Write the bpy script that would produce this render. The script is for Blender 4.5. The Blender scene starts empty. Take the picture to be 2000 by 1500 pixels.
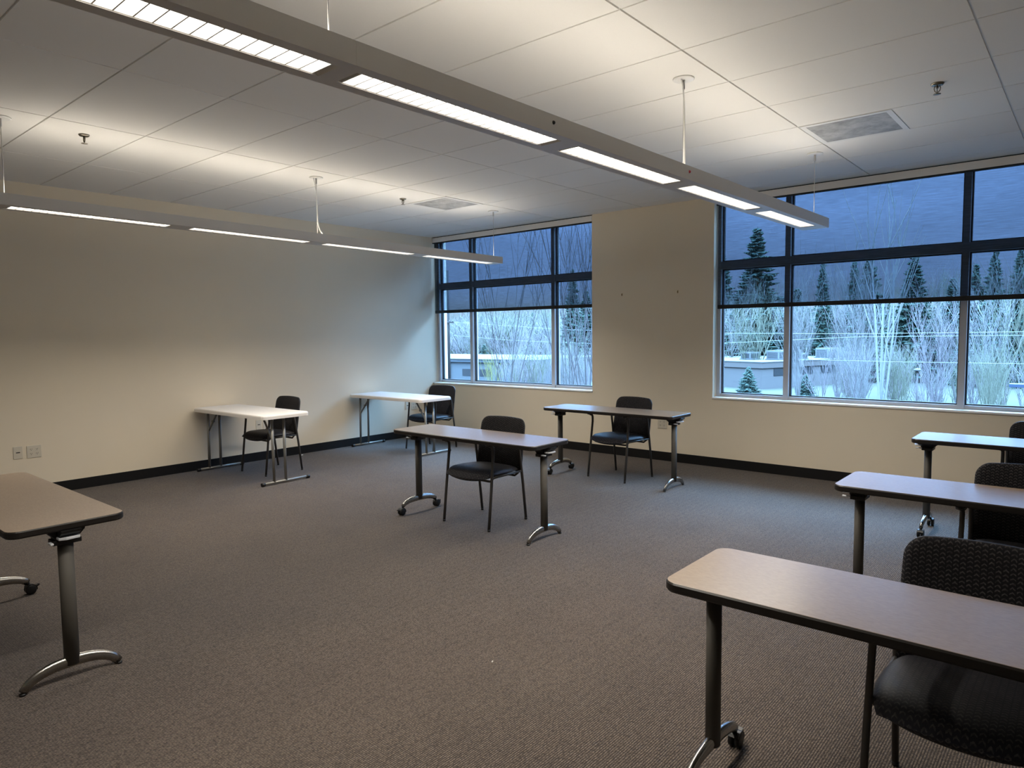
import bpy, bmesh, math, random
from mathutils import Vector, Matrix, noise as mnoise

random.seed(7)
PI = math.pi
scn = bpy.context.scene
COL = scn.collection

# ------------------------------------------------------------------ materials
def new_mat(name):
    m = bpy.data.materials.new(name)
    m.use_nodes = True
    nt = m.node_tree
    for n in list(nt.nodes):
        nt.nodes.remove(n)
    return m, nt, nt.nodes, nt.links

def N(nodes, t, **kw):
    n = nodes.new(t)
    for k, v in kw.items():
        setattr(n, k, v)
    return n

def principled(name, col, rough=0.6, metal=0.0, spec=0.5, var=0.0, vscale=20.0, bump=0.0, bscale=300.0):
    m, nt, nodes, links = new_mat(name)
    out = N(nodes, 'ShaderNodeOutputMaterial')
    b = N(nodes, 'ShaderNodeBsdfPrincipled')
    b.inputs['Base Color'].default_value = (*col, 1)
    b.inputs['Roughness'].default_value = rough
    b.inputs['Metallic'].default_value = metal
    b.inputs['Specular IOR Level'].default_value = spec
    links.new(b.outputs[0], out.inputs[0])
    tc = N(nodes, 'ShaderNodeTexCoord')
    if var > 0:
        nz = N(nodes, 'ShaderNodeTexNoise')
        nz.inputs['Scale'].default_value = vscale
        nz.inputs['Detail'].default_value = 5
        links.new(tc.outputs['Object'], nz.inputs['Vector'])
        mx = N(nodes, 'ShaderNodeMix', data_type='RGBA')
        mx.inputs[6].default_value = (*[c * (1 - var) for c in col], 1)
        mx.inputs[7].default_value = (*[min(1, c * (1 + var)) for c in col], 1)
        links.new(nz.outputs['Fac'], mx.inputs[0])
        links.new(mx.outputs[2], b.inputs['Base Color'])
    if bump > 0:
        nb = N(nodes, 'ShaderNodeTexNoise')
        nb.inputs['Scale'].default_value = bscale
        nb.inputs['Detail'].default_value = 3
        links.new(tc.outputs['Object'], nb.inputs['Vector'])
        bp = N(nodes, 'ShaderNodeBump')
        bp.inputs['Strength'].default_value = bump
        bp.inputs['Distance'].default_value = 0.002
        links.new(nb.outputs['Fac'], bp.inputs['Height'])
        links.new(bp.outputs[0], b.inputs['Normal'])
    return m

def emission(name, col, strength):
    m, nt, nodes, links = new_mat(name)
    out = N(nodes, 'ShaderNodeOutputMaterial')
    e = N(nodes, 'ShaderNodeEmission')
    e.inputs[0].default_value = (*col, 1)
    e.inputs[1].default_value = strength
    links.new(e.outputs[0], out.inputs[0])
    return m

LAMP_COL = (1.0, 0.925, 0.81)
M = {}
M['wall'] = principled('wall_paint', (0.74, 0.655, 0.515), 0.85, var=0.02, vscale=3, bump=0.12, bscale=260, spec=0.2)
M['tile'] = principled('ceiling_tile', (0.80, 0.78, 0.74), 0.95, var=0.03, vscale=160, bump=0.10, bscale=500, spec=0.1)
M['tee'] = principled('ceiling_tee', (0.72, 0.71, 0.68), 0.5, spec=0.3)
M['base'] = principled('black_vinyl', (0.006, 0.006, 0.0065), 0.55, spec=0.3)
M['valance'] = principled('valance_metal', (0.78, 0.76, 0.73), 0.55)
M['gap'] = principled('shadow_gap', (0.02, 0.02, 0.02), 0.9)
M['frame'] = principled('anodised_frame', (0.52, 0.53, 0.55), 0.4, metal=0.1)
M['gasket'] = principled('black_gasket', (0.015, 0.016, 0.02), 0.5)
M['sill'] = principled('sill_white', (0.90, 0.91, 0.91), 0.45)
M['housing'] = principled('fixture_paint', (0.70, 0.68, 0.65), 0.5, spec=0.4)
M['louver'] = principled('louver_white', (0.80, 0.79, 0.76), 0.45)
M['down'] = emission('lamp_down', LAMP_COL, 5.0)
M['up'] = emission('lamp_up', LAMP_COL, 15.0)
M['rod'] = principled('cable_white', (0.72, 0.71, 0.68), 0.4)
M['steel'] = principled('brushed_steel', (0.45, 0.44, 0.43), 0.35, metal=0.9)
M['red'] = principled('red_cap', (0.6, 0.05, 0.07), 0.4)
M['black'] = principled('black_plastic', (0.007, 0.007, 0.0075), 0.42, spec=0.4)
M['armpad'] = principled('arm_pad', (0.02, 0.02, 0.023), 0.22, spec=0.7)
M['edge'] = principled('black_edge_band', (0.012, 0.010, 0.009), 0.36, spec=0.4)
M['pewter'] = principled('pewter_paint', (0.075, 0.069, 0.060), 0.62, metal=0.1, spec=0.3)
M['chrome'] = principled('polished_metal', (0.36, 0.35, 0.33), 0.25, metal=1.0)
M['lever'] = principled('lever_grey', (0.62, 0.64, 0.68), 0.35, metal=0.3)
M['chairframe'] = principled('chair_frame', (0.062, 0.058, 0.054), 0.42, metal=0.4)
M['chairblack'] = principled('chair_black', (0.008, 0.008, 0.010), 0.6)
M['whitetop'] = principled('white_plastic', (0.74, 0.71, 0.68), 0.5, var=0.02, vscale=60, bump=0.05, bscale=400)
M['greytube'] = principled('grey_tube', (0.23, 0.225, 0.205), 0.38, metal=0.5)
M['plate'] = principled('plate_almond', (0.60, 0.55, 0.45), 0.4)
M['slot'] = principled('slot_dark', (0.03, 0.027, 0.022), 0.6)
M['brass'] = principled('brass', (0.30, 0.22, 0.10), 0.4, metal=0.8)
M['sprink'] = principled('sprinkler_metal', (0.22, 0.20, 0.16), 0.3, metal=0.9)
M['paper'] = principled('white_paper', (0.8, 0.79, 0.75), 0.8)
M['bark'] = principled('bark_pale', (0.1283, 0.1211, 0.1176), 0.9, var=0.3, vscale=3)
M['birch'] = principled('bark_birch', (0.1249, 0.1249, 0.1288), 0.9, var=0.25, vscale=4)
M['barkdark'] = principled('bark_dark', (0.0458, 0.0387, 0.0387), 0.9, var=0.3, vscale=3)
M['barkpink'] = principled('bark_pink', (0.1307, 0.1109, 0.1148), 0.9, var=0.25, vscale=2)
M['barkolive'] = principled('bark_olive', (0.0940, 0.0978, 0.0677), 0.9, var=0.3, vscale=2)
M['fir'] = principled('fir_needles', (0.0206, 0.0442, 0.0323), 0.9, var=0.45, vscale=1.2)
M['firlight'] = principled('young_fir_needles', (0.0256, 0.0476, 0.0365), 0.9, var=0.4, vscale=2)
M['yellow'] = principled('yellow_twigs', (0.1386, 0.1320, 0.0396), 0.9, var=0.3, vscale=2)
M['trunkfir'] = principled('fir_bark', (0.0154, 0.0121, 0.0099), 0.9)
M['bwall'] = principled('block_wall', (0.0718, 0.0646, 0.0628), 0.9, var=0.06, vscale=1)
M['bfascia'] = principled('metal_fascia', (0.0660, 0.0550, 0.0506), 0.7)
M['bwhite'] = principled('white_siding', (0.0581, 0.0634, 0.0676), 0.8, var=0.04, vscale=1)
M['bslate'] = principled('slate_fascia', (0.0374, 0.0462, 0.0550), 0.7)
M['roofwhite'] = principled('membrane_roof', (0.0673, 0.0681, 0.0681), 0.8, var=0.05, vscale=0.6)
M['hvac'] = principled('hvac_panel', (0.1021, 0.1056, 0.1091), 0.5, var=0.05, vscale=3)
M['dark'] = principled('dark_opening', (0.0132, 0.0143, 0.0165), 0.5)
M['polewood'] = principled('pole_wood', (0.0141, 0.0114, 0.0114), 0.9, var=0.2, vscale=2)
M['wire'] = principled('wire_grey', (0.1091, 0.1109, 0.1162), 0.5)
M['lampblue'] = principled('lamp_head_blue', (0.0220, 0.0352, 0.0660), 0.4)
M['lot'] = principled('wet_asphalt', (0.0226, 0.0254, 0.0282), 0.30, var=0.25, vscale=0.25)
M['lawn'] = principled('winter_grass', (0.0211, 0.0225, 0.0132), 0.95, var=0.3, vscale=0.4)

def carpet_mat():
    m, nt, nodes, links = new_mat('loop_carpet')
    out = N(nodes, 'ShaderNodeOutputMaterial')
    b = N(nodes, 'ShaderNodeBsdfPrincipled')
    b.inputs['Roughness'].default_value = 0.95
    b.inputs['Specular IOR Level'].default_value = 0.12
    b.inputs['Sheen Weight'].default_value = 0.14
    b.inputs['Sheen Roughness'].default_value = 0.6
    b.inputs['Sheen Tint'].default_value = (0.75, 0.78, 0.85, 1)
    links.new(b.outputs[0], out.inputs[0])
    tc = N(nodes, 'ShaderNodeTexCoord')
    # ribs running along Y, loops along each rib
    w = N(nodes, 'ShaderNodeTexWave', wave_type='BANDS', bands_direction='X', wave_profile='SIN')
    w.inputs['Scale'].default_value = 34.0
    w.inputs['Distortion'].default_value = 0.8
    w.inputs['Detail'].default_value = 1.0
    w.inputs['Detail Scale'].default_value = 3.0
    links.new(tc.outputs['Object'], w.inputs['Vector'])
    mp = N(nodes, 'ShaderNodeMapping')
    mp.inputs['Scale'].default_value = (1.0, 0.8, 1.0)
    links.new(tc.outputs['Object'], mp.inputs['Vector'])
    v = N(nodes, 'ShaderNodeTexVoronoi', feature='F1')
    v.inputs['Scale'].default_value = 125.0
    v.inputs['Randomness'].default_value = 0.55
    links.new(mp.outputs[0], v.inputs['Vector'])
    inv = N(nodes, 'ShaderNodeMath', operation='SUBTRACT')
    inv.inputs[0].default_value = 1.0
    links.new(v.outputs['Distance'], inv.inputs[1])
    hm = N(nodes, 'ShaderNodeMath', operation='MULTIPLY')
    links.new(w.outputs['Fac'], hm.inputs[0])
    links.new(inv.outputs[0], hm.inputs[1])
    ha = N(nodes, 'ShaderNodeMath', operation='MULTIPLY_ADD')
    ha.inputs[1].default_value = 0.28
    links.new(inv.outputs[0], ha.inputs[0])
    links.new(hm.outputs[0], ha.inputs[2])
    ramp = N(nodes, 'ShaderNodeValToRGB')
    ramp.color_ramp.elements[0].position = 0.15
    ramp.color_ramp.elements[0].color = (0.025, 0.018, 0.014, 1)
    ramp.color_ramp.elements[1].position = 1.0
    ramp.color_ramp.elements[1].color = (0.205, 0.160, 0.121, 1)
    links.new(ha.outputs[0], ramp.inputs[0])
    big = N(nodes, 'ShaderNodeTexNoise')
    big.inputs['Scale'].default_value = 1.7
    big.inputs['Detail'].default_value = 6
    big.inputs['Roughness'].default_value = 0.6
    links.new(tc.outputs['Object'], big.inputs['Vector'])
    br = N(nodes, 'ShaderNodeMapRange')
    br.inputs[1].default_value = 0.3
    br.inputs[2].default_value = 0.7
    br.inputs[3].default_value = 0.86
    br.inputs[4].default_value = 1.08
    links.new(big.outputs['Fac'], br.inputs[0])
    spk = N(nodes, 'ShaderNodeTexNoise')
    spk.inputs['Scale'].default_value = 330.0
    spk.inputs['Detail'].default_value = 2
    links.new(tc.outputs['Object'], spk.inputs['Vector'])
    sr = N(nodes, 'ShaderNodeMapRange')
    sr.inputs[1].default_value = 0.35
    sr.inputs[2].default_value = 0.68
    sr.inputs[3].default_value = 0.55
    sr.inputs[4].default_value = 1.5
    links.new(spk.outputs['Fac'], sr.inputs[0])
    mm = N(nodes, 'ShaderNodeMath', operation='MULTIPLY')
    links.new(br.outputs[0], mm.inputs[0])
    links.new(sr.outputs[0], mm.inputs[1])
    sc = N(nodes, 'ShaderNodeVectorMath', operation='SCALE')
    links.new(ramp.outputs[0], sc.inputs[0])
    links.new(mm.outputs[0], sc.inputs['Scale'])
    links.new(sc.outputs[0], b.inputs['Base Color'])
    bp = N(nodes, 'ShaderNodeBump')
    bp.inputs['Strength'].default_value = 0.9
    bp.inputs['Distance'].default_value = 0.004
    links.new(ha.outputs[0], bp.inputs['Height'])
    links.new(bp.outputs[0], b.inputs['Normal'])
    return m
M['carpet'] = carpet_mat()

def laminate_mat():
    m, nt, nodes, links = new_mat('laminate_top')
    out = N(nodes, 'ShaderNodeOutputMaterial')
    b = N(nodes, 'ShaderNodeBsdfPrincipled')
    b.inputs['Roughness'].default_value = 0.30
    b.inputs['Specular IOR Level'].default_value = 0.7
    b.inputs['Coat Weight'].default_value = 0.45
    b.inputs['Coat Roughness'].default_value = 0.26
    links.new(b.outputs[0], out.inputs[0])
    tc = N(nodes, 'ShaderNodeTexCoord')
    mp = N(nodes, 'ShaderNodeMapping')
    mp.inputs['Scale'].default_value = (60, 260, 60)
    links.new(tc.outputs['Object'], mp.inputs['Vector'])
    n1 = N(nodes, 'ShaderNodeTexNoise')
    n1.inputs['Scale'].default_value = 1.0
    n1.inputs['Detail'].default_value = 4
    links.new(mp.outputs[0], n1.inputs['Vector'])
    r = N(nodes, 'ShaderNodeValToRGB')
    r.color_ramp.elements[0].position = 0.25
    r.color_ramp.elements[0].color = (0.245, 0.180, 0.128, 1)
    r.color_ramp.elements[1].position = 0.75
    r.color_ramp.elements[1].color = (0.345, 0.262, 0.192, 1)
    links.new(n1.outputs['Fac'], r.inputs[0])
    links.new(r.outputs[0], b.inputs['Base Color'])
    bp = N(nodes, 'ShaderNodeBump')
    bp.inputs['Strength'].default_value = 0.06
    bp.inputs['Distance'].default_value = 0.001
    links.new(n1.outputs['Fac'], bp.inputs['Height'])
    links.new(bp.outputs[0], b.inputs['Normal'])
    return m
M['laminate'] = laminate_mat()

def fabric_mat(axis):
    """dark upholstery with short staggered grey zig-zag dashes"""
    m, nt, nodes, links = new_mat('chair_fabric_' + axis)
    out = N(nodes, 'ShaderNodeOutputMaterial')
    b = N(nodes, 'ShaderNodeBsdfPrincipled')
    b.inputs['Roughness'].default_value = 0.55 if axis == 'seat' else 0.8
    b.inputs['Specular IOR Level'].default_value = 0.35 if axis == 'seat' else 0.2
    b.inputs['Sheen Weight'].default_value = 0.04
    links.new(b.outputs[0], out.inputs[0])
    tc = N(nodes, 'ShaderNodeTexCoord')
    sep = N(nodes, 'ShaderNodeSeparateXYZ')
    links.new(tc.outputs['Object'], sep.inputs[0])
    u = sep.outputs[0]
    v = sep.outputs[2] if axis == 'back' else sep.outputs[1]
    def math_(op, a, bb, c=None):
        n = N(nodes, 'ShaderNodeMath', operation=op)
        for i, x in enumerate((a, bb, c)):
            if x is None:
                continue
            if isinstance(x, (int, float)):
                n.inputs[i].default_value = x
            else:
                links.new(x, n.inputs[i])
        return n.outputs[0]
    col = math_('MULTIPLY', u, 1 / 0.019)
    colf = math_('FRACT', col, 0)
    tri = math_('ABSOLUTE', math_('SUBTRACT', colf, 0.5), 0)          # zig-zag
    fl = math_('FLOOR', col, 0)
    par = math_('FRACT', math_('MULTIPLY', fl, 0.5), 0)               # 0 / .5 stagger
    nj = N(nodes, 'ShaderNodeTexNoise')
    nj.inputs['Scale'].default_value = 110
    nj.inputs['Detail'].default_value = 2
    links.new(tc.outputs['Object'], nj.inputs['Vector'])
    row = math_('ADD', math_('MULTIPLY', v, 1 / 0.0145), math_('ADD', math_('MULTIPLY', tri, 1.0), math_('MULTIPLY_ADD', nj.outputs['Fac'], 0.55, par)))
    rf = math_('FRACT', row, 0)
    dash = math_('LESS_THAN', math_('ABSOLUTE', math_('SUBTRACT', rf, 0.5), 0), 0.17)
    gate = math_('LESS_THAN', math_('ABSOLUTE', math_('SUBTRACT', colf, 0.5), 0), 0.40)
    nz = N(nodes, 'ShaderNodeTexNoise')
    nz.inputs['Scale'].default_value = 420
    links.new(tc.outputs['Object'], nz.inputs['Vector'])
    nz2 = N(nodes, 'ShaderNodeTexNoise')
    nz2.inputs['Scale'].default_value = 70
    nz2.inputs['Detail'].default_value = 4
    links.new(tc.outputs['Object'], nz2.inputs['Vector'])
    fac = math_('MULTIPLY', math_('MULTIPLY', dash, gate), math_('MULTIPLY_ADD', nz2.outputs['Fac'], 1.9, -0.35))
    mx = N(nodes, 'ShaderNodeMix', data_type='RGBA')
    mx.inputs[6].default_value = (0.0065, 0.0068, 0.0125, 1) if axis == 'seat' else (0.0065, 0.0062, 0.0085, 1)  # seat base tinted bluer than the back, painting in window light
    mx.inputs[7].default_value = (0.072, 0.065, 0.065, 1)
    mx.clamp_factor = True
    links.new(fac, mx.inputs[0])
    links.new(mx.outputs[2], b.inputs['Base Color'])
    bp = N(nodes, 'ShaderNodeBump')
    bp.inputs['Strength'].default_value = 0.3
    bp.inputs['Distance'].default_value = 0.001
    links.new(nz.outputs['Fac'], bp.inputs['Height'])
    links.new(bp.outputs[0], b.inputs['Normal'])
    return m
M['fabric_back'] = fabric_mat('back')
M['fabric_seat'] = fabric_mat('seat')

def glass_mat():
    m, nt, nodes, links = new_mat('window_glass')
    out = N(nodes, 'ShaderNodeOutputMaterial')
    t = N(nodes, 'ShaderNodeBsdfTransparent')
    t.inputs[0].default_value = (0.96, 0.98, 0.99, 1)
    g = N(nodes, 'ShaderNodeBsdfGlossy')
    g.inputs['Roughness'].default_value = 0.02
    fr = N(nodes, 'ShaderNodeFresnel')
    fr.inputs['IOR'].default_value = 1.25
    mx = N(nodes, 'ShaderNodeMixShader')
    links.new(fr.outputs[0], mx.inputs[0])
    links.new(t.outputs[0], mx.inputs[1])
    links.new(g.outputs[0], mx.inputs[2])
    links.new(mx.outputs[0], out.inputs[0])
    return m
M['glass'] = glass_mat()

def shade_mat():
    """open-weave roller shade: part see-through, part charcoal yarn, with fine horizontal streaks"""
    m, nt, nodes, links = new_mat('mesh_shade')
    out = N(nodes, 'ShaderNodeOutputMaterial')
    t = N(nodes, 'ShaderNodeBsdfTransparent')
    t.inputs[0].default_value = (0.86, 0.93, 1.0, 1)
    d = N(nodes, 'ShaderNodeBsdfDiffuse')
    d.inputs[0].default_value = (0.035, 0.032, 0.033, 1)
    tc = N(nodes, 'ShaderNodeTexCoord')
    mp = N(nodes, 'ShaderNodeMapping')
    mp.inputs['Scale'].default_value = (7, 7, 130)
    links.new(tc.outputs['Object'], mp.inputs['Vector'])
    nz = N(nodes, 'ShaderNodeTexNoise')
    nz.inputs['Scale'].default_value = 1.0
    nz.inputs['Detail'].default_value = 3
    links.new(mp.outputs[0], nz.inputs['Vector'])
    mr = N(nodes, 'ShaderNodeMapRange')
    mr.inputs[1].default_value = 0.3
    mr.inputs[2].default_value = 0.7
    mr.inputs[3].default_value = 0.42
    mr.inputs[4].default_value = 0.50
    links.new(nz.outputs['Fac'], mr.inputs[0])
    mx = N(nodes, 'ShaderNodeMixShader')
    links.new(mr.outputs[0], mx.inputs[0])
    links.new(t.outputs[0], mx.inputs[1])
    links.new(d.outputs[0], mx.inputs[2])
    links.new(mx.outputs[0], out.inputs[0])
    return m
M['shade'] = shade_mat()

def vent_mat():
    m, nt, nodes, links = new_mat('dusty_perforated_panel')
    out = N(nodes, 'ShaderNodeOutputMaterial')
    b = N(nodes, 'ShaderNodeBsdfPrincipled')
    b.inputs['Roughness'].default_value = 0.6
    links.new(b.outputs[0], out.inputs[0])
    tc = N(nodes, 'ShaderNodeTexCoord')
    nz = N(nodes, 'ShaderNodeTexNoise')
    nz.inputs['Scale'].default_value = 6.0
    nz.inputs['Detail'].default_value = 8
    nz.inputs['Roughness'].default_value = 0.7
    links.new(tc.outputs['Object'], nz.inputs['Vector'])
    r = N(nodes, 'ShaderNodeValToRGB')
    r.color_ramp.elements[0].position = 0.32
    r.color_ramp.elements[0].color = (0.20, 0.195, 0.18, 1)
    r.color_ramp.elements[1].position = 0.62
    r.color_ramp.elements[1].color = (0.44, 0.43, 0.405, 1)
    links.new(nz.outputs['Fac'], r.inputs[0])
    v = N(nodes, 'ShaderNodeTexVoronoi')
    v.inputs['Scale'].default_value = 190
    v.inputs['Randomness'].default_value = 0.0
    links.new(tc.outputs['Object'], v.inputs['Vector'])
    lt = N(nodes, 'ShaderNodeMath', operation='LESS_THAN')
    lt.inputs[1].default_value = 0.30
    links.new(v.outputs['Distance'], lt.inputs[0])
    mx = N(nodes, 'ShaderNodeMix', data_type='RGBA')
    mx.inputs[7].default_value = (0.12, 0.115, 0.105, 1)
    links.new(lt.outputs[0], mx.inputs[0])
    links.new(r.outputs[0], mx.inputs[6])
    links.new(mx.outputs[2], b.inputs['Base Color'])
    return m
M['vent'] = vent_mat()

# ------------------------------------------------------------------ mesh builder
class MB:
    def __init__(self):
        self.v, self.f, self.m, self.s = [], [], [], []
    def add(self, vs, fs, mi=0, smooth=False):
        o = len(self.v)
        self.v += [tuple(p) for p in vs]
        for f in fs:
            self.f.append([i + o for i in f]); self.m.append(mi); self.s.append(smooth)
        return self
    def box(self, x0, x1, y0, y1, z0, z1, mi=0):
        vs = [(x, y, z) for z in (z0, z1) for y in (y0, y1) for x in (x0, x1)]
        fs = [(0, 2, 3, 1), (4, 5, 7, 6), (0, 1, 5, 4), (2, 6, 7, 3), (0, 4, 6, 2), (1, 3, 7, 5)]
        return self.add(vs, fs, mi)
    def tube(self, pts, r, sides=10, mi=0, r2=None, up=(0, 0, 1), caps=True, smooth=True):
        """swept tube; r scalar or list; r2 = second half-axis (oval)"""
        pts = [Vector(p) for p in pts]
        n = len(pts)
        rs = r if isinstance(r, (list, tuple)) else [r] * n
        vs, prev = [], None
        for i, p in enumerate(pts):
            t = (pts[min(i + 1, n - 1)] - pts[max(i - 1, 0)]).normalized()
            if prev is None:
                a = Vector(up)
                if abs(a.dot(t)) > 0.95:
                    a = Vector((1, 0, 0)) if abs(t.x) < 0.9 else Vector((0, 1, 0))
                e1 = (a - t * a.dot(t)).normalized()
            else:
                e1 = (prev - t * prev.dot(t)).normalized()
            prev = e1
            e2 = t.cross(e1)
            ra = rs[i]; rb = ra if r2 is None else r2 * (rs[i] / rs[0])
            for k in range(sides):
                a = 2 * PI * k / sides
                vs.append(p + e1 * (ra * math.cos(a)) + e2 * (rb * math.sin(a)))
        fs = []
        for i in range(n - 1):
            for k in range(sides):
                k2 = (k + 1) % sides
                fs.append((i * sides + k, i * sides + k2, (i + 1) * sides + k2, (i + 1) * sides + k))
        self.add(vs, fs, mi, smooth)
        if caps:
            o = len(self.v) - len(vs)
            self.f.append([o + k for k in range(sides)][::-1]); self.m.append(mi); self.s.append(False)
            self.f.append([o + (n - 1) * sides + k for k in range(sides)]); self.m.append(mi); self.s.append(False)
        return self
    def prism(self, poly, z0, z1, mi=0, plane='xy', smooth=False):
        n = len(poly)
        def mk(a, b, c):
            return (a, b, c) if plane == 'xy' else ((a, c, b) if plane == 'xz' else (c, a, b))
        vs = [mk(a, b, z0) for a, b in poly] + [mk(a, b, z1) for a, b in poly]
        fs = [(i, (i + 1) % n, n + (i + 1) % n, n + i) for i in range(n)]
        self.add(vs, fs, mi, smooth)
        o = len(self.v) - 2 * n
        self.f.append([o + i for i in range(n)][::-1]); self.m.append(mi); self.s.append(False)
        self.f.append([o + n + i for i in range(n)]); self.m.append(mi); self.s.append(False)
        return self
    def lathe(self, prof, c=(0, 0, 0), sides=20, mi=0, axis='z'):
        vs = []
        for r, z in prof:
            for k in range(sides):
                a = 2 * PI * k / sides
                p = (r * math.cos(a), r * math.sin(a), z)
                if axis == 'x': p = (p[2], p[0], p[1])
                if axis == 'y': p = (p[0], p[2], p[1])
                vs.append((p[0] + c[0], p[1] + c[1], p[2] + c[2]))
        fs = []
        for i in range(len(prof) - 1):
            for k in range(sides):
                k2 = (k + 1) % sides
                fs.append((i * sides + k, i * sides + k2, (i + 1) * sides + k2, (i + 1) * sides + k))
        return self.add(vs, fs, mi, True)
    def build(self, name, mats, parent=None, loc=None, bevel=0.0, segs=2, shade_angle=True):
        me = bpy.data.meshes.new(name)
        me.from_pydata(self.v, [], self.f)
        mats = mats if isinstance(mats, (list, tuple)) else [mats]
        for m in mats:
            me.materials.append(m)
        for p, mi, s in zip(me.polygons, self.m, self.s):
            p.material_index = mi
            p.use_smooth = s
        bm = bmesh.new(); bm.from_mesh(me)
        bmesh.ops.recalc_face_normals(bm, faces=bm.faces)
        if bevel > 0:
            es = [e for e in bm.edges if len(e.link_faces) == 2 and e.calc_face_angle(0) > math.radians(50)]
            bmesh.ops.bevel(bm, geom=es, offset=bevel, segments=segs, affect='EDGES', profile=0.5)
        bm.to_mesh(me); bm.free()
        o = bpy.data.objects.new(name, me)
        COL.objects.link(o)
        if parent: o.parent = parent
        if loc: o.location = loc
        return o

def rrect(x0, x1, y0, y1, r, seg=6):
    pts = []
    for cx, cy, a0 in ((x1 - r, y1 - r, 0), (x0 + r, y1 - r, 90), (x0 + r, y0 + r, 180), (x1 - r, y0 + r, 270)):
        for i in range(seg + 1):
            a = math.radians(a0 + 90 * i / seg)
            pts.append((cx + r * math.cos(a), cy + r * math.sin(a)))
    return pts

def tag(o, label, cat, group=None, kind=None):
    o['label'] = label
    o['category'] = cat
    if group: o['group'] = group
    if kind: o['kind'] = kind
    return o
def thing(name, label, cat, loc=(0, 0, 0), rz=0.0, group=None):
    o = bpy.data.objects.new(name, None)
    o.empty_display_size = 0.1
    COL.objects.link(o)
    o.location = loc; o.rotation_euler = (0, 0, rz)
    return tag(o, label, cat, group)
def struct(o, label=None, cat=None):
    o['kind'] = 'structure'
    if label: o['label'] = label
    if cat: o['category'] = cat
    return o
def dup(root, loc, rz, label, group=None, name=None, scale=None):
    r = root.copy(); COL.objects.link(r)
    r.location = loc; r.rotation_euler = (0, 0, rz)
    if scale: r.scale = scale
    r['label'] = label
    if group: r['group'] = group
    for ch in list(root.children):
        c = ch.copy(); COL.objects.link(c); c.parent = r
        for g in list(ch.children):
            d = g.copy(); COL.objects.link(d); d.parent = c
    return r

# ------------------------------------------------------------------ room
H = 2.988
RX, BY = 9.6, -9.2            # room extents (right wall, back wall)
GL = 0.165                    # glass plane
W1 = (0.0, 2.92); W2 = (4.52, 7.63)
SILL = 0.785

struct(MB().box(-0.2, RX + 0.2, BY - 0.2, 0.3, -0.2, 0).build('floor', M['carpet']), 'brown ribbed loop carpet', 'floor')
struct(MB().box(-0.2, 0, BY - 0.2, 0.30, 0, H + 0.3).build('wall_left', M['wall']), 'long cream wall on the left', 'wall')
wb = MB()
wb.box(0, RX, 0, 0.30, 0, SILL - 0.02)
wb.box(W1[1], W2[0], 0, 0.30, SILL - 0.02, H + 0.3)
wb.box(W2[1], RX, 0, 0.30, SILL - 0.02, H + 0.3)
wb.box(0, W1[1], 0.0, 0.30, H + 0.012, H + 0.3)
wb.box(W2[0], W2[1], 0.0, 0.30, H + 0.012, H + 0.3)
struct(wb.build('wall_front', M['wall']), 'tan wall with two window openings', 'wall')
struct(MB().box(RX, RX + 0.2, BY - 0.2, 0.3, 0, H + 0.3).build('wall_right', M['wall']))
struct(MB().box(0, RX, BY - 0.2, BY, 0, H + 0.3).build('wall_back', M['wall']))
struct(MB().box(0, 0.008, BY, 0, 0, 0.105).build('baseboard_left', M['base'], bevel=0.002), 'black vinyl baseboard along the left wall', 'baseboard')
struct(MB().box(0.008, RX, -0.008, 0, 0, 0.105).build('baseboard_front', M['base'], bevel=0.002), 'black vinyl baseboard under the windows', 'baseboard')

# ceiling: tiles with recessed joints, tees showing in the joints
cb = MB()
X0, PX = 1.19903, 1.2192
Y0, PY = -0.83522, 0.6096
xs = [0.0] + [X0 + PX * j for j in range(7) if X0 + PX * j < RX - 0.05] + [RX]
ys = [0.0] + [Y0 - PY * k for k in range(-1, 15) if BY + 0.05 < Y0 - PY * k < -0.02] + [BY]
g = 0.0055
for i in range(len(xs) - 1):
    for j in range(len(ys) - 1):
        a, b_ = xs[i] + (g if i else 0), xs[i + 1] - (g if i < len(xs) - 2 else 0)
        d, c_ = ys[j] - (g if j else 0), ys[j + 1] + (g if j < len(ys) - 2 else 0)
        cb.box(a, b_, c_, d, H, H + 0.02, 0)
cb.box(0, RX, BY, 0, H + 0.009, H + 0.03, 1)
struct(cb.build('ceiling', [M['tile'], M['tee']]), 'white suspended tile ceiling', 'ceiling')

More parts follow.
